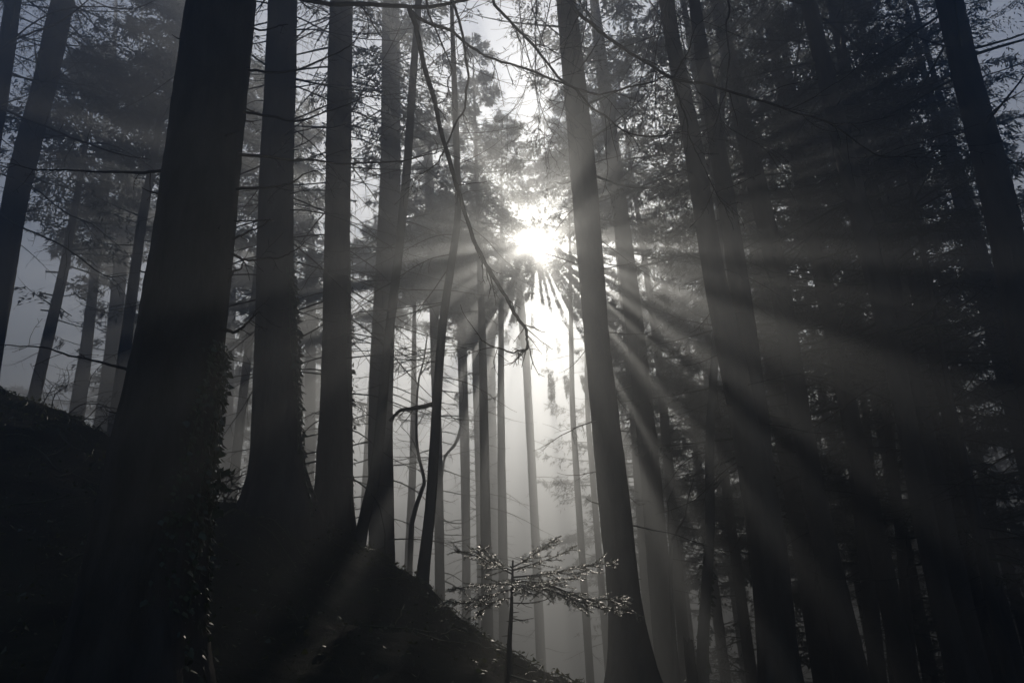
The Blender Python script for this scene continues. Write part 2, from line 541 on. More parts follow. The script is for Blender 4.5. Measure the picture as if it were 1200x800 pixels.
def tree(key, name, label, cat, spec, D, H=24, crown=None, dead=None, mat=None, flare=0.35, group=None, rough=None):
    pts, rad, base = trunk_path(spec, D, H)
    root = thing(name, label, cat, base, group)
    trunk_mesh(pts, rad, base, D, root, mat or M_BARK, flare, rough)
    if crown:
        h0, width, nb, nc = crown[:4]
        crown_mesh(root, base, pts, rad, h0, H, width, D, nb, nc, keep=crown[4] if len(crown) > 4 else 1.0)
    if dead:
        dead_branches(root, base, pts, rad, D, **dead)
    TREES[key] = (root, base, pts, rad, D)
    return root


G_NEAR, G_FAR = 'tall conifers around the sun', 'conifers fading into the fog'
NEAR_CROWN = (10.5, 2.6, 70, 90)

tree('t1', 'conifer_tree', 'thick black trunk nearest the camera with ivy up its right side', 'tree',
     [(0, 222, 298), (200, 195, 280), (400, 163, 262), (600, 118, 240), (800, 75, 226)], 5.0, 23, (11.5, 2.6, 70, 90),
     None, rough=0.045, group=G_NEAR)
tree('t2', 'conifer_tree', 'broad dark trunk with flared ivy clad foot on the crest beside the nearest trunk', 'tree',
     [(0, 315, 348), (100, 310, 346), (200, 305, 344), (300, 302, 343), (400, 299, 346), (500, 296, 350), (560, 295, 356), (590, 290, 366)],
     9.3, 24, (11, 2.6, 75, 90), dict(n=46, zlo=2.5, zhi=9.5, lmin=0.7, lmax=2.6, azs=(0, 1.0, 0.5)), group=G_NEAR, flare=0.45)
tree('t3', 'conifer_tree', 'straight charcoal trunk with many dead twigs, between the flared trunk and the leaning slim stem', 'tree',
     [(50, 385, 413), (200, 382, 411), (300, 380, 410), (400, 378, 411), (500, 374, 412), (600, 367, 413)],
     11.0, 24, (11.5, 2.7, 75, 90), dict(n=70, zlo=1.0, zhi=10.5, lmin=0.8, lmax=2.9, twigs=9, azs=(0, 1.0, 0.5)), group=G_NEAR)
tree('t4', 'conifer_tree', 'mid grey trunk standing behind the dark leaning slim stem', 'tree',
     [(0, 448, 468), (200, 446, 470), (300, 441, 466), (400, 435, 462), (500, 431, 460), (640, 432, 463)],
     16.5, 24, (13, 2.8, 75, 90), dict(n=56, zlo=2.0, zhi=13, lmin=0.8, lmax=2.8, twigs=9, azs=(0, 1.0, 0.5), thick=1.2), group=G_NEAR)
tree('t5', 'slim_tree', 'dark slim stem curving right as it rises in front of the mid grey trunk', 'tree',
     [(40, 484, 492), (100, 479, 488), (200, 472, 482), (300, 462, 472), (420, 447, 458), (500, 440, 452), (560, 433, 446), (625, 415, 429)],
     10.3, 13, None, dict(n=18, zlo=2.2, zhi=11, lmin=0.5, lmax=2.0, thick=0.9, azs=(0, 1.0, 0.5)), M_BARK_S, 0.1)
tree('t6', 'slim_tree', 'smooth slim stem rising from the crest just left of the fir sapling', 'tree',
     [(215, 533, 540), (250, 534, 542), (300, 526, 535), (380, 513, 523), (480, 506, 517), (600, 498, 511), (668, 489, 503)],
     9.6, 10.5, None, dict(n=22, zlo=2.0, zhi=9, lmin=0.5, lmax=1.9, thick=0.9, azs=(0, 1.0, 0.5)), M_BARK_S, 0.1)
tree('t7', 'conifer_tree', 'grey trunk in fog partly hidden by the smooth slim stem', 'tree',
     [(180, 496, 507), (350, 503, 514), (600, 509, 520)], 24, 26, (15.5, 3.0, 75, 90), dict(n=40, zlo=2, zhi=14, lmin=0.6, lmax=2.2, thick=1.9, azs=(0, 1.0, 0.5)), group=G_FAR)
tree('t8', 'conifer_tree', 'pale grey trunk in fog with one curved limb low on its left', 'tree',
     [(330, 534, 542), (370, 535, 543), (560, 540, 548)], 32, 28, (19, 3.0, 80, 80), dict(n=40, zlo=2, zhi=15, lmin=0.5, lmax=2.0, thick=1.9, azs=(0, 1.0, 0.5)), group=G_FAR)
tree('t9', 'conifer_tree', 'foggy trunk with shaggy dead twigs, second left of the bright light shaft', 'tree',
     [(320, 550, 561), (350, 551, 562), (560, 557, 567)], 34, 29, (19.5, 3.2, 80, 80), dict(n=60, zlo=2, zhi=15, lmin=0.4, lmax=1.5, thick=1.9, azs=(0, 1.0, 0.5)), group=G_FAR)
tree('t10', 'conifer_tree', 'palest trunk dissolving in glowing fog just left of the light shaft', 'tree',
     [(330, 567, 578), (350, 568, 579), (600, 574, 584)], 41, 29, (21, 3.2, 80, 70), dict(n=44, zlo=2, zhi=16, lmin=0.5, lmax=1.6, thick=1.9, azs=(0, 1.0, 0.5)), group=G_FAR)
tree('t11', 'conifer_tree', 'thin trunk standing in the bright light shaft under the sun', 'tree',
     [(330, 603, 612), (420, 612, 621), (600, 621, 631)], 35, 29, (21.5, 3.2, 80, 80), dict(n=8, zlo=3, zhi=16, lmin=0.8, lmax=2, thick=1.8), group=G_FAR)
tree('t12', 'conifer_tree', 'leaning trunk with flared foot right beside the sun and light shaft', 'tree',
     [(0, 652, 675), (200, 668, 699), (400, 685, 714), (600, 702, 740), (700, 713, 750), (770, 714, 762)], 9.6, 24,
     (11, 2.6, 75, 80), dict(n=16, zlo=1.5, zhi=9, lmin=0.4, lmax=1.5, azs=(0, 1.0, 0.5)), flare=0.4, group=G_NEAR)
tree('t13', 'conifer_tree', 'dim grey trunk just right of the leaning trunk by the sun', 'tree',
     [(100, 700, 716), (400, 735, 757), (560, 751, 775), (690, 760, 787), (800, 770, 798)], 17, 24, (11, 3.0, 80, 100), dict(n=12, zlo=3, zhi=11), group=G_FAR)
tree('t15', 'slim_tree', 'slim ivy covered stem with two curved limbs left of the twin trunks', 'tree',
     [(200, 842, 850), (410, 834, 843), (500, 827, 837), (560, 826, 837), (620, 827, 838), (740, 818, 831), (800, 816, 830)], 12.0, 11,
     None, dict(n=8, zlo=1.5, zhi=9, lmin=0.4, lmax=1.2), M_BARK_S, 0.15)
tree('t16', 'conifer_tree', 'massive dark twin trunk splitting into two stems right of the light beams', 'tree',
     [(0, 772, 790), (50, 780, 797), (180, 803, 825), (300, 820, 845), (400, 838, 868), (500, 857, 890), (600, 873, 916), (700, 884, 928), (800, 893, 936)],
     8.8, 24, (11.5, 2.6, 75, 90), dict(n=12, zlo=2, zhi=9, lmin=0.5, lmax=1.5), group=G_NEAR, rough=0.05)
tree('t17', 'conifer_tree', 'dark trunk nearest on the right of the twin trunks', 'tree',
     [(200, 872, 894), (330, 902, 925), (480, 925, 948), (600, 945, 972), (700, 964, 995), (800, 985, 1018)], 13.5, 24,
     (10, 2.9, 80, 100), dict(n=20, zlo=2, zhi=10), group=G_NEAR)
tree('t18', 'conifer_tree', 'dim trunk half way between twin trunks and the big right hand trunk', 'tree',
     [(300, 955, 970), (480, 985, 1003), (600, 1001, 1017), (700, 1010, 1028), (800, 1019, 1039)], 17, 23, (9, 3.0, 80, 100), dict(n=24, zlo=2, zhi=9), group=G_FAR)
tree('t19', 'conifer_tree', 'thin dim stem close behind the half way trunk on the right', 'tree',
     [(400, 1000, 1007), (600, 1024, 1032), (700, 1033, 1042), (800, 1042, 1052)], 19, 20, (8.5, 2.8, 75, 100), dict(n=24, zlo=2, zhi=8), group=G_FAR)
tree('t20', 'conifer_tree', 'dim straight trunk just left of the big right hand trunk', 'tree',
     [(300, 1015, 1024), (600, 1047, 1058), (700, 1055, 1066), (800, 1064, 1077)], 18, 23, (9, 3.0, 80, 100), dict(n=24, zlo=2, zhi=9), group=G_FAR)
tree('t21', 'conifer_tree', 'big black trunk in the right part with broken side branches', 'tree',
     [(60, 951, 970), (200, 983, 1006), (300, 1008, 1032), (400, 1032, 1055), (500, 1052, 1075), (600, 1069, 1094), (700, 1089, 1114), (800, 1112, 1141)],
     11.0, 24, (9.5, 2.8, 80, 100), dict(n=22, zlo=1.2, zhi=9, lmin=0.6, lmax=2.0), group=G_NEAR)
tree('t22', 'slim_tree', 'slim black stem leaning left at the lower right edge', 'tree',
     [(380, 1096, 1101), (480, 1113, 1120), (600, 1135, 1147), (700, 1154, 1168), (800, 1178, 1192)], 11.5, 11, (6.5, 1.8, 50, 80),
     dict(n=20, zlo=1, zhi=7, lmin=0.6, lmax=1.8), None)
tree('t23', 'conifer_tree', 'heavy dark trunk in the upper right corner leaning out of the picture', 'tree',
     [(0, 1098, 1126), (100, 1120, 1150), (200, 1145, 1180), (300, 1166, 1203), (400, 1183, 1222), (600, 1220, 1262)], 9.0, 24,
     (11.2, 2.8, 80, 100), dict(n=18, zlo=1.5, zhi=8.5, lmin=0.8, lmax=2.2), group=G_NEAR)
tree('t24', 'conifer_tree', 'grey leaning trunk with needled low boughs at the left edge', 'tree',
     [(30, 55, 80), (100, 40, 65), (200, 12, 39), (250, 2, 28), (370, -18, 9), (450, -33, -4)], 14, 24, (9.5, 2.6, 60, 80, 0.7),
     dict(n=12, zlo=3, zhi=10), group=G_NEAR)
tree('t25', 'conifer_tree', 'dim trunk in the top left corner beside the grey leaning trunk', 'tree',
     [(0, 8, 24), (60, -2, 17), (130, -14, 6), (300, -45, -22)], 12.5, 24, (10, 2.6, 60, 80, 0.7), dict(n=8, zlo=3, zhi=9), group=G_NEAR)
tree('t26', 'forked_tree', 'pale forked tree in fog behind the left crest', 'tree',
     [(175, 124, 136), (200, 120, 131), (300, 109, 118), (400, 96, 109), (470, 84, 101)], 24, 13.5, None, None, M_BARK_S)
tree('t27', 'conifer_tree', 'pale straight trunk right beside the forked tree in fog', 'tree',
     [(200, 145, 160), (300, 135, 150), (400, 125, 141), (470, 115, 132)], 26, 22, (13, 2.8, 60, 80, 0.8), dict(n=16, zlo=4, zhi=13), group=G_FAR)
tree('t28', 'conifer_tree', 'faint pale trunk in the gap between the nearest trunk and the flared trunk', 'tree',
     [(330, 265, 277), (400, 263, 275), (560, 259, 272)], 33, 23, (12, 3.0, 60, 80, 0.8), dict(n=16, zlo=4, zhi=12), group=G_FAR)
tree('t29', 'conifer_tree', 'faint pale trunk in the gap between the flared and the charcoal trunk', 'tree',
     [(310, 359, 371), (400, 358, 370), (500, 357, 370)], 31, 23, (12, 3.0, 60, 80, 0.8), dict(n=12, zlo=4, zhi=12), group=G_FAR)
tree('t30', 'conifer_tree', 'dark trunk between the twin trunks and the next dark trunk, further back', 'tree',
     [(150, 862, 876), (300, 879, 896), (480, 903, 921), (700, 938, 958)], 18, 23, (9.5, 3.0, 80, 110), dict(n=16, zlo=3, zhi=10), group=G_FAR)

for key, n_, zl, zh in [('t1', 12, 1.5, 5.5), ('t12', 9, 1, 8), ('t16', 9, 1.5, 8), ('t2', 10, 1.5, 8), ('t3', 8, 1, 8)]:
    root, base, pts, rad, D = TREES[key]
    dead_branches(root, base, pts, rad, D, n_, zl, zh, 0.07, 0.22, (0, 0.8, 0.5), 2.2, 2, 0.1)

# second stem of the twin trunk and the limbs of the forked tree
root, base, pts, rad, D = TREES['t16']
g = Geo()
P = np.array([at(890, 560, 8.9), at(884, 480, 8.95), at(872, 380, 9.1), at(861, 300, 9.2), at(842, 180, 9.3), at(822, 60, 9.3), at(812, -10, 9.3), at(790, -150, 9.3), at(760, -420, 9.3), at(735, -700, 9.3)])
sp = smooth_path(P, 90)
g.tube(sp, np.interp(np.linspace(0, 1, 90), [0, 0.12, 0.5, 1], [0.17, 0.145, 0.11, 0.03]), 22, 0.02)
g.build('second_stem', M_BARK, root, base)
root, base, pts, rad, D = TREES['t26']
traced_branch(root, base, [(126, 190, 24), (124, 165, 24), (126, 120, 24), (134, 60, 24), (136, 0, 24), (140, -80, 24)], 0.16, 0.04, 10, 1.6, 'limb', M_BARK_S, 9)
traced_branch(root, base, [(126, 182, 24), (138, 170, 24), (150, 148, 24), (156, 125, 24), (163, 70, 24), (168, 0, 24)], 0.15, 0.03, 10, 1.6, 'limb', M_BARK_S, 9)
root, base, pts, rad, D = TREES['t8']
traced_branch(root, base, [(541, 500, 32), (533, 520, 31.9), (522, 535, 31.8), (518, 560, 31.8)], 0.09, 0.04, 3, 0.6, 'limb')
root, base, pts, rad, D = TREES['t15']
traced_branch(root, base, [(834, 556, 12), (842, 545, 12), (852, 540, 11.9), (866, 532, 11.8)], 0.032, 0.02, 3, 0.4, 'limb')
traced_branch(root, base, [(834, 575, 12), (843, 562, 12), (856, 553, 11.9), (872, 545, 11.8)], 0.036, 0.02, 3, 0.4, 'limb')
root, base, pts, rad, D = TREES['t6']
traced_branch(root, base, [(508, 473, 9.6), (490, 477, 9.6), (470, 482, 9.6), (456, 492, 9.6)], 0.034, 0.02, 4, 0.4, 'limb')

# dead boughs of the nearest trunk that cross the picture
root, base, pts, rad, D = TREES['t1']
for pix, r in [
    ([(293, 33, 5), (315, 34, 5.0), (338, 29, 5.0)], 0.010),
    ([(288, 80, 5), (345, 82, 4.9), (405, 58, 4.8), (430, 30, 4.8)], 0.012),
    ([(285, 131, 5), (345, 141, 5), (395, 130, 5.1), (440, 112, 5.2)], 0.012),
    ([(280, 181, 5), (330, 185, 5), (385, 190, 5.05), (450, 191, 5.1), (500, 184, 5.2), (520, 176, 5.3)], 0.014),
    ([(275, 222, 5), (320, 217, 5), (355, 207, 5.1), (385, 196, 5.1)], 0.013),
    ([(270, 259, 5), (300, 258, 5.05), (320, 256, 5.1)], 0.008),
    ([(268, 277, 5), (295, 271, 5), (318, 256, 4.9)], 0.010),
    ([(268, 299, 5), (290, 304, 5), (320, 304, 5.1), (345, 294, 5.1), (356, 285, 5.1)], 0.011),
    ([(262, 331, 5), (272, 322, 5), (283, 309, 5)], 0.015),
    ([(182, 334, 5), (172, 326, 5), (161, 317, 5)], 0.015),
    ([(256, 388, 5), (275, 384, 5), (292, 374, 5), (308, 365, 4.95)], 0.017),
    ([(198, 196, 5), (150, 202, 5.2), (95, 201, 5.4), (40, 197, 5.6), (-10, 190, 5.8)], 0.014),
    ([(160, 437, 5), (120, 426, 5.3), (70, 410, 5.6), (20, 405, 5.9), (-15, 404, 6.1)], 0.012),
]:
    traced_branch(root, base, pix, r, 0.003 if len(pix) > 3 else 0.005, 1 if len(pix) < 4 else 5, 0.22)
# the long bough along the top edge with its drooping sprays
traced_branch(root, base, [(292, -14, 5), (330, -6, 5), (370, 3, 5), (420, 7, 5), (480, 9, 4.9), (530, 2, 4.8), (590, -14, 4.8)], 0.028, 0.012, 4, 0.5)
traced_branch(root, base, [(480, 9, 4.9), (490, 40, 4.8), (504, 100, 4.7), (522, 170, 4.6), (545, 250, 4.6), (575, 315, 4.6), (603, 365, 4.6), (617, 392, 4.6), (618, 410, 4.65), (606, 413, 4.7), (585, 408, 4.7), (560, 399, 4.7)], 0.023, 0.0032, 20, 0.30)
traced_branch(root, base, [(480, 10, 4.9), (505, 28, 4.8), (530, 36, 4.7), (545, 52, 4.7), (570, 63, 4.7), (610, 80, 4.6), (660, 100, 4.6), (705, 108, 4.6), (745, 102, 4.6), (782, 88, 4.5)], 0.014, 0.005, 10, 0.35)
traced_branch(root, base, [(525, -10, 4.8), (538, 25, 4.7), (546, 65, 4.7), (548, 95, 4.7), (543, 130, 4.7), (524, 172, 4.65), (505, 200, 4.7), (490, 206, 4.7)], 0.013, 0.004, 8, 0.3)
traced_branch(root, base, [(498, -8, 4.8), (510, 30, 4.8), (522, 60, 4.8), (528, 85, 4.8), (525, 110, 4.8), (512, 122, 4.8)], 0.009, 0.003, 6, 0.3)

# boughs that hang from the leaning trunk beside the sun and reach towards the camera
root, base, pts, rad, D = TREES['t12']
traced_branch(root, base, [(655, -60, 9.5), (652, -30, 7.5), (668, 4, 5.2), (700, 35, 4.9), (745, 63, 4.8), (790, 90, 4.7), (850, 108, 4.7), (910, 125, 4.8), (970, 146, 4.9), (1030, 180, 5.0), (1075, 187, 5.1)], 0.020, 0.004, 22, 0.55)
traced_branch(root, base, [(652, -90, 9.5), (610, -60, 7.0), (578, -8, 5.2), (600, 30, 5.0), (632, 62, 4.9), (668, 100, 4.8), (700, 132, 4.8), (735, 153, 4.8), (770, 160, 4.8), (808, 152, 4.8)], 0.017, 0.004, 16, 0.5)
traced_branch(root, base, [(655, -120, 9.5), (760, -80, 7.0), (845, -10, 5.5), (848, 30, 5.4), (853, 75, 5.3), (851, 110, 5.3), (838, 145, 5.3), (815, 160, 5.3)], 0.013, 0.003, 10, 0.4)
traced_branch(root, base, [(788, 90, 4.7), (796, 115, 4.7), (806, 150, 4.7), (818, 180, 4.8), (838, 225, 4.8), (855, 250, 4.9)], 0.009, 0.002, 8, 0.35)
traced_branch(root, base, [(790, 90, 4.7), (806, 60, 4.7), (816, 35, 4.7), (840, 5, 4.7)], 0.008, 0.002, 5, 0.3)
for k in range(9):
    x0 = rng.uniform(480, 840); y0 = rng.uniform(-15, 60); dx = rng.uniform(-90, 110)
    Dk = rng.uniform(6.0, 8.6)
    traced_branch(root, base, [(x0 * 0.5 + 330, -60, 9.0), (x0, y0 - 40, Dk + 0.6), (x0 + dx * 0.4, y0 + 40, Dk), (x0 + dx * 0.8, y0 + 95, Dk), (x0 + dx * 1.3, y0 + 125, Dk)], 0.010, 0.002, 14, 0.55)

# boughs of the corner trunk at the left edge
root, base, pts, rad, D = TREES['t25']
traced_branch(root, base, [(-12, 118, 12.3), (25, 138, 10.5), (70, 156, 9.5), (110, 172, 9), (150, 183, 8.8), (176, 187, 8.8)], 0.024, 0.006, 9, 0.7)
traced_branch(root, base, [(8, 50, 12.3), (40, 38, 10.5), (75, 22, 9.5), (108, -2, 9)], 0.022, 0.008, 6, 0.7)
traced_branch(root, base, [(-22, 240, 12.3), (20, 262, 10.5), (60, 283, 9.8), (90, 297, 9.5), (122, 321, 9.4), (150, 322, 9.4)], 0.020, 0.005, 9, 0.6)
traced_branch(root, base, [(-20, 196, 12.3), (30, 215, 11), (75, 245, 10.5), (110, 265, 10.2), (140, 290, 10)], 0.018, 0.004, 8, 0.6)
traced_branch(root, base, [(0, 60, 12.4), (60, 15, 10), (120, 8, 9.5), (160, 10, 9.2), (200, -8, 9)], 0.016, 0.006, 6, 0.6)

# ---------------------------------------------------------------- trees that close the wood further back
far_spec = [
    (572, 20, 27, 14.0, 2.1, 80, 100, 'conifer with a narrow dark crown high up, left of and above the sun'),
    # (px at eye level, D, H, crown start, width, branches, cards, label)
    (692, 25, 29, 17.0, 3.4, 85, 110, 'foggy conifer whose dark crown surrounds the sun from the right'),
    (590, 26, 29, 17, 3.2, 85, 70, 'foggy conifer with dense dark crown directly above left of the sun'),
    (545, 28, 29, 18, 3.0, 85, 70, 'foggy conifer with dark crown above the pale limbed trunk'),
    (715, 27, 28, 14, 3.4, 85, 110, 'foggy conifer behind the leaning trunk beside the sun'),
    (760, 25, 27, 12.5, 3.4, 85, 110, 'dim conifer with drooping crown right of the leaning trunk'),
    (800, 23, 25, 10.5, 3.3, 85, 110, 'dim conifer behind the slim ivy covered stem'),
    (850, 30, 25, 8, 3.4, 85, 110, 'dim conifer further back behind the twin trunk'),
    (880, 24, 24, 8.5, 3.2, 85, 110, 'dim conifer showing to the right of the twin trunk base'),
    (930, 28, 25, 7, 3.4, 85, 110, 'dim conifer behind the dark trunk next to the twin trunk'),
    (975, 22, 24, 8, 3.3, 85, 110, 'dim conifer left of the half way trunk on the right'),
    (1030, 26, 24, 7, 3.4, 85, 110, 'dim conifer seen between the thin stem and the straight trunk'),
    (1085, 21, 23, 7, 3.3, 85, 110, 'dim conifer behind the big right hand trunk'),
    (1125, 27, 24, 6, 3.4, 85, 110, 'dim conifer between the big right trunk and the slim black stem'),
    (1165, 19, 23, 6.5, 3.2, 85, 110, 'dim conifer behind the slim black leaning stem'),
    (1215, 24, 24, 6, 3.4, 85, 110, 'dim conifer with low crown at the right edge'),
    (1260, 17, 23, 7, 3.2, 85, 110, 'dim conifer whose boughs enter at the right edge'),
    (905, 15.5, 25, 9.5, 3.2, 85, 110, 'dim conifer squeezed between the twin trunk and the dark trunk next to it'),
    (1060, 14.5, 25, 9.5, 3.2, 85, 110, 'dim conifer close behind the lower part of the big right hand trunk'),
    (1140, 13.5, 25, 9.5, 3.2, 85, 110, 'dim conifer just left of the slim black leaning stem'),
    (1190, 15.5, 24, 8.5, 3.2, 85, 110, 'dim conifer just behind the corner trunk on the upper right'),
    (1290, 16, 24, 8, 3.2, 85, 110, 'dim conifer beyond the right edge behind the corner trunk'),
    (1320, 22, 24, 6, 3.4, 85, 110, 'dim conifer just outside the right edge'),
    (470, 30, 29, 18.5, 3.2, 80, 90, 'foggy conifer between the mid grey trunk and the grey trunk in fog'),
    (415, 33, 29, 19.5, 3.2, 80, 90, 'foggy conifer just right of the charcoal trunk'),
    (330, 38, 25, 14.5, 3.0, 80, 80, 'faint conifer hidden low by the flared trunk'),
    (300, 28, 24, 13.5, 3.0, 85, 90, 'faint conifer in fog right behind the broad flared trunk'),
    (215, 34, 25, 14, 3.0, 80, 80, 'faint conifer with its crown left of the nearest trunk'),
    (150, 19, 24, 11.5, 3.2, 95, 120, 'faint conifer high above the pale straight trunk, half hidden by the nearest trunk'),
    (-30, 20, 24, 10.5, 3.2, 95, 120, 'faint conifer beyond the left edge whose boughs fill the top left corner'),
    (95, 17, 24, 12, 3.2, 95, 120, 'faint slender conifer between the grey leaning trunk and the forked tree'),
    (250, 22, 24, 12.5, 3.0, 85, 90, 'faint conifer right behind the nearest trunk'),
    (60, 30, 24, 13.5, 3.0, 85, 90, 'faint conifer behind the left crest near the forked tree'),
]
DEEP = 'faint conifer deep in the fog, far behind the other trunks'
for k in range(34):
    pxk = -60 + 1330 * (k + rng.uniform(-0.3, 0.3)) / 34
    if 400 < pxk < 700 or (pxk < 400 and k % 4): continue
    Dk = rng.uniform(38, 62) if pxk < 700 else rng.uniform(32, 52)
    far_spec.append((pxk, Dk, 29, 14 if pxk < 700 else 9, 3.8, 75, 45, DEEP))
for (px, D, H, h0, w, nb, nc, lab) in far_spec:
    b = at(px, 777, D)
    k = rng.uniform(0.12, 0.2)
    zb = h1(b[0], b[1]); H = min(H + 2, (TOP if b[0] < 1.5 else TOP + 1.5) - rng.uniform(0, 2.0) - zb)
    pts = np.array([[b[0] + rng.uniform(-.2, .2), b[1], zb - 0.35], [b[0], b[1], zb], [b[0] + rng.uniform(-.3, .3), b[1], zb + H * 0.5], [b[0] + rng.uniform(-.5, .5), b[1], zb + H]])
    rad = np.array([k * 1.3, k * 1.15, k * 0.75, 0.012])
    base = pts[1]
    root = thing('conifer_tree', lab, 'tree', base, G_FAR)
    trunk_mesh(pts, rad, base, D, root, M_BARK, 0.2)
    crown_mesh(root, base, pts, rad, h0, H, w, D, nb, nc)
    dead_branches(root, base, pts, rad, D, 14, 3, h0 + 1, 0.8, 2.2)

# ---------------------------------------------------------------- low plants
# fir sapling in the light shaft
SD = 7.0
sb = at(598, 778, SD); sb[2] = h1(sb[0], sb[1])
fir = thing('fir_sapling', 'small flat topped fir sapling glinting in the light shaft at the slope edge', 'sapling', sb)
g = Geo()
stem = smooth_path([sb + np.array([0, 0, -0.1]), at(597, 760, SD), at(599, 720, SD), at(600, 690, SD), at(601, 656, SD)], 30)
g.tube(stem, np.linspace(0.026, 0.008, 30), 9, 0.04)
for _ in range(12):
    m = rng.integers(10, 28)
    d = unit(rng.normal(0, 1, 3) * [1, 1, 0.3])
    g.tube(np.array([stem[m], stem[m] + d * 0.03, stem[m] + d * rng.uniform(0.04, 0.07)]), [0.005, 0.004, 0.002], 5)
g.build('stem', M_BARK_S, fir, sb)


def fir_branch(pix, r0, dens, side_len, needles=True, dd=None):
    P = np.array([at(*p) for p in pix])
    pts = smooth_path(P, 26)
    gb = Geo(); gn = Geo()
    gb.tube(pts, np.linspace(r0, 0.0022, 26), 6, 0.05)
    twigs = [(pts, 0.30)]
    n = int(dens * 1.3)
    for k in range(n):
        t = 0.12 + 0.86 * (k + rng.uniform(0, 1)) / n
        m = min(int(t * 25), 24)
        ax = unit(pts[m + 1] - pts[m])
        sd = unit(np.cross(ax, [0, 0, 1.0])) * (1 if k % 2 else -1)
        c = unit(ax * rng.uniform(0.6, 1.1) + sd + np.array([0, 0, rng.uniform(-0.35, 0.2)]))
        l = side_len * rng.uniform(0.5, 1.2) * (1.15 - 0.75 * t)
        q = [pts[m]]
        for _ in range(6):
            c = unit(c + rng.normal(0, 0.10, 3) + np.array([0, 0, -0.03])); q.append(q[-1] + c * l / 6)
        q = np.array(q)
        gb.tube(q, np.linspace(r0 * 0.4, 0.0014, 7), 4)
        twigs.append((q, 0.1))
        for _ in range(2):
            m2 = rng.integers(1, 6)
            c2 = unit(unit(q[m2] - q[m2 - 1]) + rng.normal(0, 0.5, 3) * [1, 1, 0.4]); l2 = l * rng.uniform(0.25, 0.5)
            q2 = np.array([q[m2] + c2 * l2 * s for s in (0, 0.34, 0.67, 1)])
            gb.tube(q2, np.linspace(0.002, 0.0012, 4), 3)
            twigs.append((q2, 0.0))
    if needles:
        for q, t0 in twigs:
            L = np.linalg.norm(q[-1] - q[0])
            k = int(L * 680 * (1 - t0))
            if k < 2: continue
            tt = rng.uniform(t0, 1, k) * (len(q) - 1)
            i0 = np.minimum(tt.astype(int), len(q) - 2)
            pos = q[i0] + (q[i0 + 1] - q[i0]) * (tt - i0)[:, None]
            ax = unit(q[i0 + 1] - q[i0])
            sd = unit(np.cross(ax, [0, 0, 1.0])) * rng.choice([-1, 1], k)[:, None]
            a = unit(ax * 0.55 + sd + np.stack([rng.normal(0, .2, k), rng.normal(0, .2, k), rng.normal(0.12, .3, k)], -1))
            s2 = unit(np.cross(a, unit(rng.normal(0, 0.22, (k, 3)) + np.array([0, -0.22, 1.0]))))
            gn.cards(pos, a, s2, rng.uniform(0.015, 0.029, k), 0.0044)
    b = gb.build('branch', M_BARK_S, fir, sb)
    if needles:
        ob = gn.build('needles', M_FIR, b, sb, smooth=False)
    return b


S = SD
fir_branch([(600, 672, S), (585, 664, S - .02), (560, 652, S - .05), (532, 644, S - .1)], 0.008, 20, 0.26)
fir_branch([(600, 668, S), (580, 661, S + .2), (565, 648, S + .4), (560, 642, S + .5)], 0.007, 14, 0.22)
fir_branch([(600, 690, S), (575, 697, S - .1), (548, 706, S - .2), (524, 704, S - .3)], 0.008, 20, 0.28)
fir_branch([(600, 684, S), (570, 684, S + .15), (545, 688, S + .3), (530, 690, S + .35)], 0.007, 14, 0.22)
fir_branch([(601, 664, S), (618, 655, S + .05), (636, 642, S + .1), (655, 630, S + .15)], 0.007, 20, 0.22)
fir_branch([(601, 668, S), (625, 660, S + .25), (650, 652, S + .4), (676, 639, S + .5)], 0.007, 18, 0.2)
fir_branch([(601, 676, S), (640, 672, S - .05), (682, 664, S - .15), (722, 656, S - .2)], 0.009, 26, 0.30)
fir_branch([(601, 680, S), (640, 684, S - .2), (690, 702, S - .4), (734, 698, S - .5)], 0.009, 26, 0.32)
fir_branch([(601, 684, S), (640, 690, S - .3), (690, 708, S - .55), (742, 716, S - .7)], 0.009, 28, 0.30)
fir_branch([(601, 688, S), (622, 684, S + .2), (650, 680, S + .35), (680, 676, S + .45)], 0.007, 18, 0.26)
fir_branch([(600, 676, S), (602, 680, S - .3), (610, 688, S - .5), (622, 696, S - .65)], 0.007, 14, 0.26)
fir_branch([(600, 700, S), (582, 704, S - .05), (566, 714, S - .1), (558, 722, S - .1)], 0.006, 10, 0.16)
fir_branch([(601, 706, S), (620, 706, S), (640, 702, S), (649, 694, S)], 0.006, 5, 0.12, False)
fir_branch([(600, 724, S), (612, 726, S), (624, 724, S)], 0.006, 4, 0.10, False)
fir_branch([(601, 690, S), (614, 692, S), (613, 702, S), (606, 710, S)], 0.005, 4, 0.08, False)


# bare forked sapling in the fog, right of the light shaft
b = at(787, 760, 15.0); b[2] = h1(b[0], b[1])
sap = thing('bare_sapling', 'bare forked sapling in blue fog left of the slim ivy covered stem', 'sapling', b)
g = Geo(); g.tube(smooth_path([b - [0, 0, .1], at(787, 700, 15), at(786, 650, 15), at(786, 632, 15)], 20), np.linspace(0.045, 0.03, 20), 7); g.build('trunk', M_BARK_S, sap, b)
traced_branch(sap, b, [(786, 634, 15), (782, 615, 15), (784, 590, 15), (790, 570, 15)], 0.025, 0.006, 8, 0.6)
traced_branch(sap, b, [(786, 634, 15), (794, 620, 15), (803, 600, 15), (808, 575, 15), (812, 560, 15)], 0.026, 0.006, 8, 0.6)

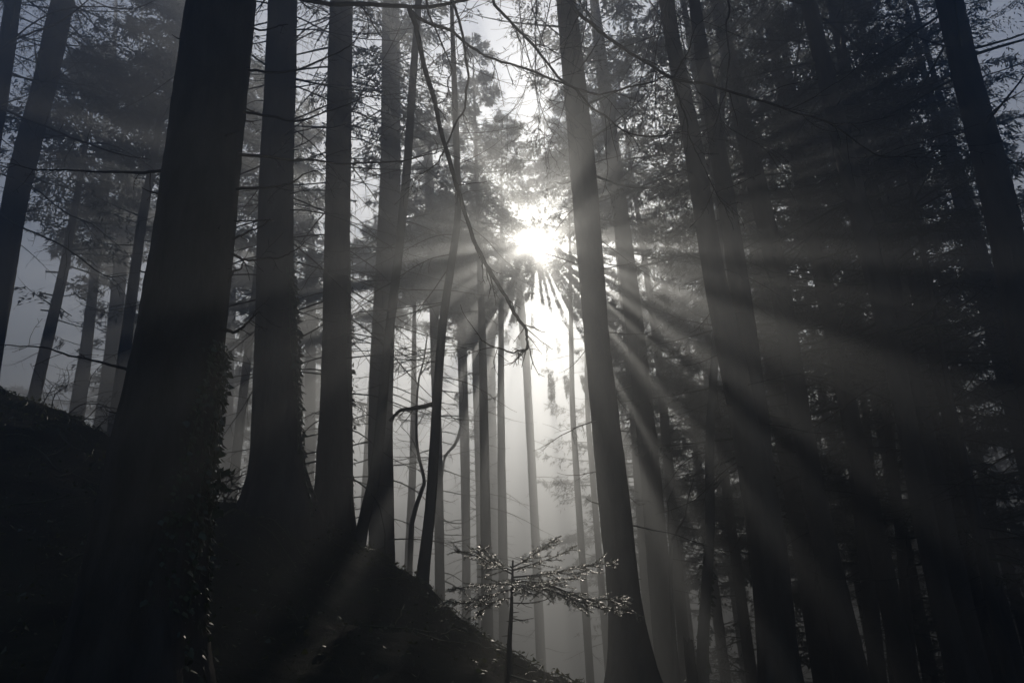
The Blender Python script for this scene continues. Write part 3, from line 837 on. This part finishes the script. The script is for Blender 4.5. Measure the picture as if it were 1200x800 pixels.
# thin young tree in the pale fog between the two slim stems
b = at(480, 700, 17.0); b[2] = h1(b[0], b[1])
sap = thing('bare_sapling', 'thin wavy young tree in pale fog between the two slim stems', 'sapling', b)
g = Geo(); g.tube(smooth_path([b - [0, 0, .1], at(481, 640, 17), at(486, 600, 17), at(494, 575, 17), at(497, 562, 17), at(490, 530, 17), at(488, 500, 17), at(490, 450, 17), at(497, 420, 17), at(501, 390, 17)], 50), np.linspace(0.06, 0.012, 50), 8); g.build('trunk', M_BARK_S, sap, b)
for a_, b_ in [((490, 455), (475, 420)), ((488, 500), (500, 470)), ((497, 560), (478, 520)), ((492, 440), (508, 405)), ((490, 530), (470, 500))]:
    traced_branch(sap, b, [(*a_, 17), ((a_[0] + b_[0]) / 2 + 3, (a_[1] + b_[1]) / 2, 17), (*b_, 17.1)], 0.015, 0.004, 7, 0.9)

# broken stump at the lower right
b = at(808, 800, 11.5); b[2] = h1(b[0], b[1])
st = thing('tree_stump', 'broken narrow stump at the foot of the slim ivy covered stem', 'stump', b)
P = [b - [0, 0, .15], at(812, 800, 11.5), at(809, 775, 11.5), at(807, 752, 11.5)]
n, seg = 26, 16
sp = smooth_path(P, n); g = Geo()
ang = np.arange(seg) / seg * 2 * np.pi
rr = np.interp(np.linspace(0, 1, n), [0, .4, 1], [0.10, 0.075, 0.062])
jag = 0.05 * (np.sin(3 * ang) + np.sin(7 * ang + 1) * .7)
ring = []
for k in range(n):
    t = k / (n - 1); lift = jag * max(0, (t - 0.7) / 0.3)
    ring.append(np.stack([sp[k][0] + rr[k] * np.cos(ang) * (1 + .07 * np.sin(5 * ang)), sp[k][1] + rr[k] * np.sin(ang), sp[k][2] + lift], -1))
ring.append(np.stack([sp[-1][0] + .35 * rr[-1] * np.cos(ang), sp[-1][1] + .35 * rr[-1] * np.sin(ang), sp[-1][2] + jag * .5 - .03], -1))
ring.append(np.stack([sp[-1][0] + .02 * rr[-1] * np.cos(ang), sp[-1][1] + .02 * rr[-1] * np.sin(ang), sp[-1][2] + 0 * ang - .03], -1))
v = np.concatenate(ring); n += 2
i = np.arange(n - 1)[:, None] * seg; j = np.arange(seg)[None, :]; kk = (j + 1) % seg
g.add(v, np.stack([i + j, i + kk, i + seg + kk, i + seg + j], -1).reshape(-1, 4))
g.build('stump', M_BARK, st, b)


def leaf_shape(g, pos, axis, side, ln):
    """a lobed, folded leaf (4 quads)"""
    n = len(pos)
    nrm = unit(np.cross(axis, side))
    L = ln[:, None]
    A = lambda a, s, u: pos + axis * L * a + side * L * s + nrm * L * u
    v = np.stack([A(0, 0, 0), A(.25, .42, .10), A(.55, .26, .06), A(1.0, 0, 0), A(.55, -.26, .06), A(.25, -.42, .10), A(.45, 0, -.04)], 1).reshape(-1, 3)
    base = np.arange(n)[:, None] * 7
    g.add(v, np.concatenate([base + [0, 1, 2, 6], base + [0, 6, 4, 5], base + [6, 2, 3, 4]]))


def ivy_on(key, label, ylo, yhi, n, azc, azw, size, D):
    root, base, pts, rad, _ = TREES[key]
    o = np.argsort(pts[:, 2])
    z = np.interp(rng.random(n) ** 0.8, [0, 1], [at(600, ylo, D)[2], at(600, yhi, D)[2]])
    # clump the leaves along climbing vines
    vines = [(azc + rng.uniform(-azw, azw), rng.random() * 9) for _ in range(6)]
    g = Geo()
    vi = rng.integers(0, len(vines), n)
    a = np.array([vines[k][0] + 0.25 * math.sin(zz * 1.7 + vines[k][1]) for k, zz in zip(vi, z)]) + rng.normal(0, 0.12, n)
    r = np.interp(z, pts[o, 2], rad[o]) * 1.02
    c = np.stack([np.interp(z, pts[o, 2], pts[o, 0]), np.interp(z, pts[o, 2], pts[o, 1]), z], -1)
    out = np.stack([np.cos(a), np.sin(a), 0 * a], -1)
    pos = c + out * (r + rng.uniform(0.0, 0.035, n))[:, None]
    ax = unit(out * rng.uniform(0.1, 0.8, (n, 1)) + np.array([0, 0, -1.0]) + rng.normal(0, 0.45, (n, 3)))
    sd = unit(np.cross(ax, out + rng.normal(0, 0.25, (n, 3))))
    leaf_shape(g, pos, ax, sd, size * (0.35 + 1.1 * rng.random(n) ** 1.5))
    for (av, ph) in vines:
        zz = np.linspace(z.min(), z.max(), 60)
        aa = av + 0.25 * np.sin(zz * 1.7 + ph)
        rr_ = np.interp(zz, pts[o, 2], rad[o]) * 1.02
        p = np.stack([np.interp(zz, pts[o, 2], pts[o, 0]) + np.cos(aa) * rr_, np.interp(zz, pts[o, 2], pts[o, 1]) + np.sin(aa) * rr_, zz], -1)
        g.tube(p, np.linspace(0.009, 0.004, 60), 5)
    o_ = c[np.argmin(z)]
    return tag(g.build('ivy', M_IVY, None, o_), label, 'plant', 'ivy climbing the trunks')


ivy_on('t1', 'glossy ivy climbing the right side of the thick nearest trunk', 830, 395, 1700, 0.0, 0.6, 0.044, 5.0)
ivy_on('t2', 'ivy fringe on the right side of the broad flared trunk', 600, 310, 700, 0.05, 0.45, 0.07, 9.3)
ivy_on('t15', 'sparse ivy on the slim stem beside the broken stump', 800, 650, 160, 1.0, 2.4, 0.075, 12.0)
ivy_on('t3', 'thin ivy fringe on the right side of the charcoal trunk', 600, 290, 200, 0.0, 0.5, 0.06, 11.0)

# ivy spray sticking out of the nearest trunk
b = at(242, 560, 5.0)
g = Geo()
for pix in [[(240, 570), (250, 556), (262, 552)], [(240, 580), (252, 566), (264, 572)], [(240, 545), (252, 533), (260, 526)], [(240, 590), (250, 590), (258, 600)], [(243, 565), (256, 560), (270, 556)]]:
    P = smooth_path([at(x, y, 5.0 - .02 * k) for k, (x, y) in enumerate(pix)], 10)
    g.tube(P, np.linspace(0.006, 0.002, 10), 5)
    k = 9
    pos = P[rng.integers(3, 10, k)]
    ax = unit(rng.normal(0, 1, (k, 3)) * [1, .6, .8] + [0.4, 0, -0.5])
    leaf_shape(g, pos, ax, unit(np.cross(ax, rng.normal(0, 1, (k, 3)))), rng.uniform(0.04, 0.085, k))
tag(g.build('ivy_spray', M_IVY, None, b), 'loose ivy spray sticking out from the nearest trunk over the crest', 'plant')

# bramble arching over the left crest, dry shrub by the flared trunk
b = at(75, 488, 10.0); b[2] = h1(b[0], b[1])
br = thing('bramble_bush', 'bare bramble arching over the left crest beside the nearest trunk', 'bush', b)
for pix in [[(75, 487), (95, 475), (115, 473), (130, 480), (146, 500)], [(80, 487), (105, 490), (130, 489), (150, 497)], [(60, 478), (66, 462), (80, 450), (78, 430)],
            [(95, 495), (115, 478), (140, 480), (158, 492)], [(50, 474), (58, 462), (60, 452)], [(110, 505), (128, 488), (148, 487), (160, 500)]]:
    traced_branch(br, b, [(x, y, 9.9) for x, y in pix], 0.008, 0.003, 9, 0.35, 'stem')
b = at(285, 590, 9.8); b[2] = h1(b[0], b[1])
sh = thing('dry_shrub', 'leggy dry shrub on the crest between the nearest and the flared trunk', 'bush', b)
for pix in [[(250, 592), (265, 568), (280, 552), (296, 541)], [(262, 590), (270, 575), (280, 560), (288, 550)], [(258, 592), (275, 575), (296, 568)], [(272, 590), (280, 578), (292, 580)], [(262, 592), (262, 575), (258, 560)], [(280, 590), (284, 575), (276, 570)]]:
    traced_branch(sh, b, [(x, y, 9.7) for x, y in pix], 0.009, 0.003, 8, 0.3, 'stem')

# leaves, moss tufts and sprigs carpeting the slope
g = Geo()
n = 26000
x = rng.uniform(-9, 3.2, n); y = rng.uniform(3.2, 12.5, n)
dens = 0.25 + 1.1 * np.clip(vnoise(x * 1.1 + 5, y * 1.1) + 0.25, 0, 1)
rx = np.interp(x, RG[:, 0], RG[:, 1])
dens += 1.2 * np.exp(-((y - rx) / 0.7) ** 2)
m = rng.random(n) < dens / 1.9
x, y = x[m], y[m]; n = len(x)
z = hgt(x, y)
pos = np.stack([x, y, z + rng.uniform(0.0, 0.07, n) * (0.4 + (vnoise(x * 2, y * 2) + .5))], -1)
ax = unit(rng.normal(0, 1, (n, 3)) * [1, 1, 0.55] + [0, 0, 0.25])
sd = unit(np.cross(ax, rng.normal(0, 0.4, (n, 3)) + [0, 0, 1.0]))
leaf_shape(g, pos, ax, sd, 0.018 + 0.05 * rng.random(n) ** 2)
for _ in range(150):                         # fallen twigs lying in the litter
    xs = rng.uniform(-7, 2.2); ys = np.interp(xs, RG[:, 0], RG[:, 1]) - abs(rng.normal(0, 1.6)) + 0.2
    a_ = rng.uniform(0, 6.28); l_ = rng.uniform(0.12, 0.7)
    tt_ = np.linspace(0, 1, 6)
    qx = xs + math.cos(a_) * l_ * tt_ + np.cumsum(rng.normal(0, 0.012, 6)); qy = ys + math.sin(a_) * l_ * tt_
    g.tube(np.stack([qx, qy, hgt(qx, qy) + 0.02 + 0.05 * tt_ * rng.uniform(0, 1.6)], -1), np.linspace(0.008, 0.003, 6), 4)
tag(g.build('ground_leaves', M_COVER, None, np.zeros(3)), 'ivy leaves and leaf litter carpeting the slope', 'ground cover', kind='stuff')
g = Geo()
n = 30000
x = rng.uniform(-9, 3.0, n); y = rng.uniform(3.2, 12.5, n)
rx = np.interp(x, RG[:, 0], RG[:, 1])
m = rng.random(n) < 0.25 + 0.8 * np.exp(-((y - rx) / 0.6) ** 2)
x, y = x[m], y[m]; n = len(x)
pos = np.stack([x, y, hgt(x, y) - 0.005], -1)
ax = unit(rng.normal(0, 0.55, (n, 3)) * [1, 1, 0.3] + [0, 0, 1.0])
sd = unit(np.cross(ax, rng.normal(0, 1, (n, 3))))
g.cards(pos, ax, sd, rng.uniform(0.02, 0.075, n) * (1 + 0.9 * (vnoise(x * 1.7, y * 1.7) + 0.3)), 0.007)
tag(g.build('moss_and_grass', M_COVER, None, np.zeros(3), smooth=False), 'short moss and grass along the crest', 'ground cover', kind='stuff')

# ------------------------------------------------------------------ air
DENS, ANISO = 0.040, 0.72
hz = bpy.data.meshes.new('haze')
x0, x1, y0, y1, z0, z1 = -250, 250, -45, 290, float(Z.min()) - 1.0, 0.0
zt = max(float(np.max([(o.matrix_world.translation[2]) for o in bpy.data.objects if o.parent is None])), 1)
bpy.context.view_layer.update()
top = 0
for o in bpy.data.objects:
    if o.type == 'MESH' and o is not ground:
        w = o.matrix_world
        top = max(top, max((w @ __import__('mathutils').Vector(c))[2] for c in o.bound_box))
z1 = max(top, float(Z.max())) + 0.5
print('haze top', z1, 'bottom', z0)
hz.from_pydata([(x0, y0, z0), (x1, y0, z0), (x1, y1, z0), (x0, y1, z0), (x0, y0, z1), (x1, y0, z1), (x1, y1, z1), (x0, y1, z1)], [],
               [(0, 3, 2, 1), (4, 5, 6, 7), (0, 1, 5, 4), (1, 2, 6, 5), (2, 3, 7, 6), (3, 0, 4, 7)])
m = bpy.data.materials.new('haze'); m.use_nodes = True
nt = m.node_tree; nt.nodes.clear()
out = nt.nodes.new('ShaderNodeOutputMaterial'); pv = nt.nodes.new('ShaderNodeVolumePrincipled')
pv.inputs['Color'].default_value = (0.90, 0.95, 1.0, 1)
pv.inputs['Density'].default_value = DENS
pv.inputs['Anisotropy'].default_value = ANISO
pv2 = nt.nodes.new('ShaderNodeVolumePrincipled')          # the droplets' narrow forward lobe: the glow round the sun
pv2.inputs['Color'].default_value = (0.97, 0.97, 0.97, 1)
pv2.inputs['Density'].default_value = DENS * 0.024
pv2.inputs['Anisotropy'].default_value = 0.978
ad = nt.nodes.new('ShaderNodeAddShader')
nt.links.new(pv.outputs[0], ad.inputs[0]); nt.links.new(pv2.outputs[0], ad.inputs[1])
nt.links.new(ad.outputs[0], out.inputs['Volume'])
hz.materials.append(m)
ho = bpy.data.objects.new('haze', hz); COL.objects.link(ho)
tag(ho, 'pale morning fog filling the forest', None, kind='stuff')

# ------------------------------------------------------------------ light
el = math.asin(SUN[2]); azi = math.atan2(SUN[0], SUN[1])
w = bpy.data.worlds.new('World'); sc.world = w; w.use_nodes = True
nt = w.node_tree
sky = nt.nodes.new('ShaderNodeTexSky'); sky.sky_type = 'NISHITA'
sky.sun_disc = False
sky.sun_elevation = el; sky.sun_rotation = azi
sky.air_density = 1.4; sky.dust_density = 0.2; sky.ozone_density = 9.0
nt.links.new(sky.outputs[0], nt.nodes['Background'].inputs['Color'])
nt.nodes['Background'].inputs['Strength'].default_value = 0.08
sl = bpy.data.lights.new('sun', 'SUN'); sl.energy = 5.0; sl.angle = R(0.45); sl.color = (1.0, 0.905, 0.775)
so = bpy.data.objects.new('sun', sl); COL.objects.link(so)
from mathutils import Vector, Matrix
so.rotation_euler = Vector(-SUN).to_track_quat('-Z', 'Y').to_euler()
so.location = (0, 20, 40)

# ------------------------------------------------------------------ camera
cd = bpy.data.cameras.new('camera'); cd.lens = 28.0; cd.sensor_width = 36.0; cd.clip_start = 0.05; cd.clip_end = 2000
co = bpy.data.objects.new('camera', cd); COL.objects.link(co)
mt = Matrix(((rt[0], upv[0], -fw[0], CAM[0]), (rt[1], upv[1], -fw[1], CAM[1]), (rt[2], upv[2], -fw[2], CAM[2]), (0, 0, 0, 1)))
co.matrix_world = mt
sc.camera = co

# ------------------------------------------------------------------ render settings
sc.render.engine = 'CYCLES'
cy = sc.cycles
cy.max_bounces = 4; cy.diffuse_bounces = 2; cy.glossy_bounces = 2; cy.transmission_bounces = 2; cy.volume_bounces = 0
cy.use_adaptive_sampling = False
cy.use_denoising = True
cy.sample_clamp_indirect = 4.0
cy.caustics_reflective = False; cy.caustics_refractive = False
vs = sc.view_settings
vs.view_transform = 'Standard'; vs.look = 'None'; vs.gamma = 1.0; vs.exposure = 0.34
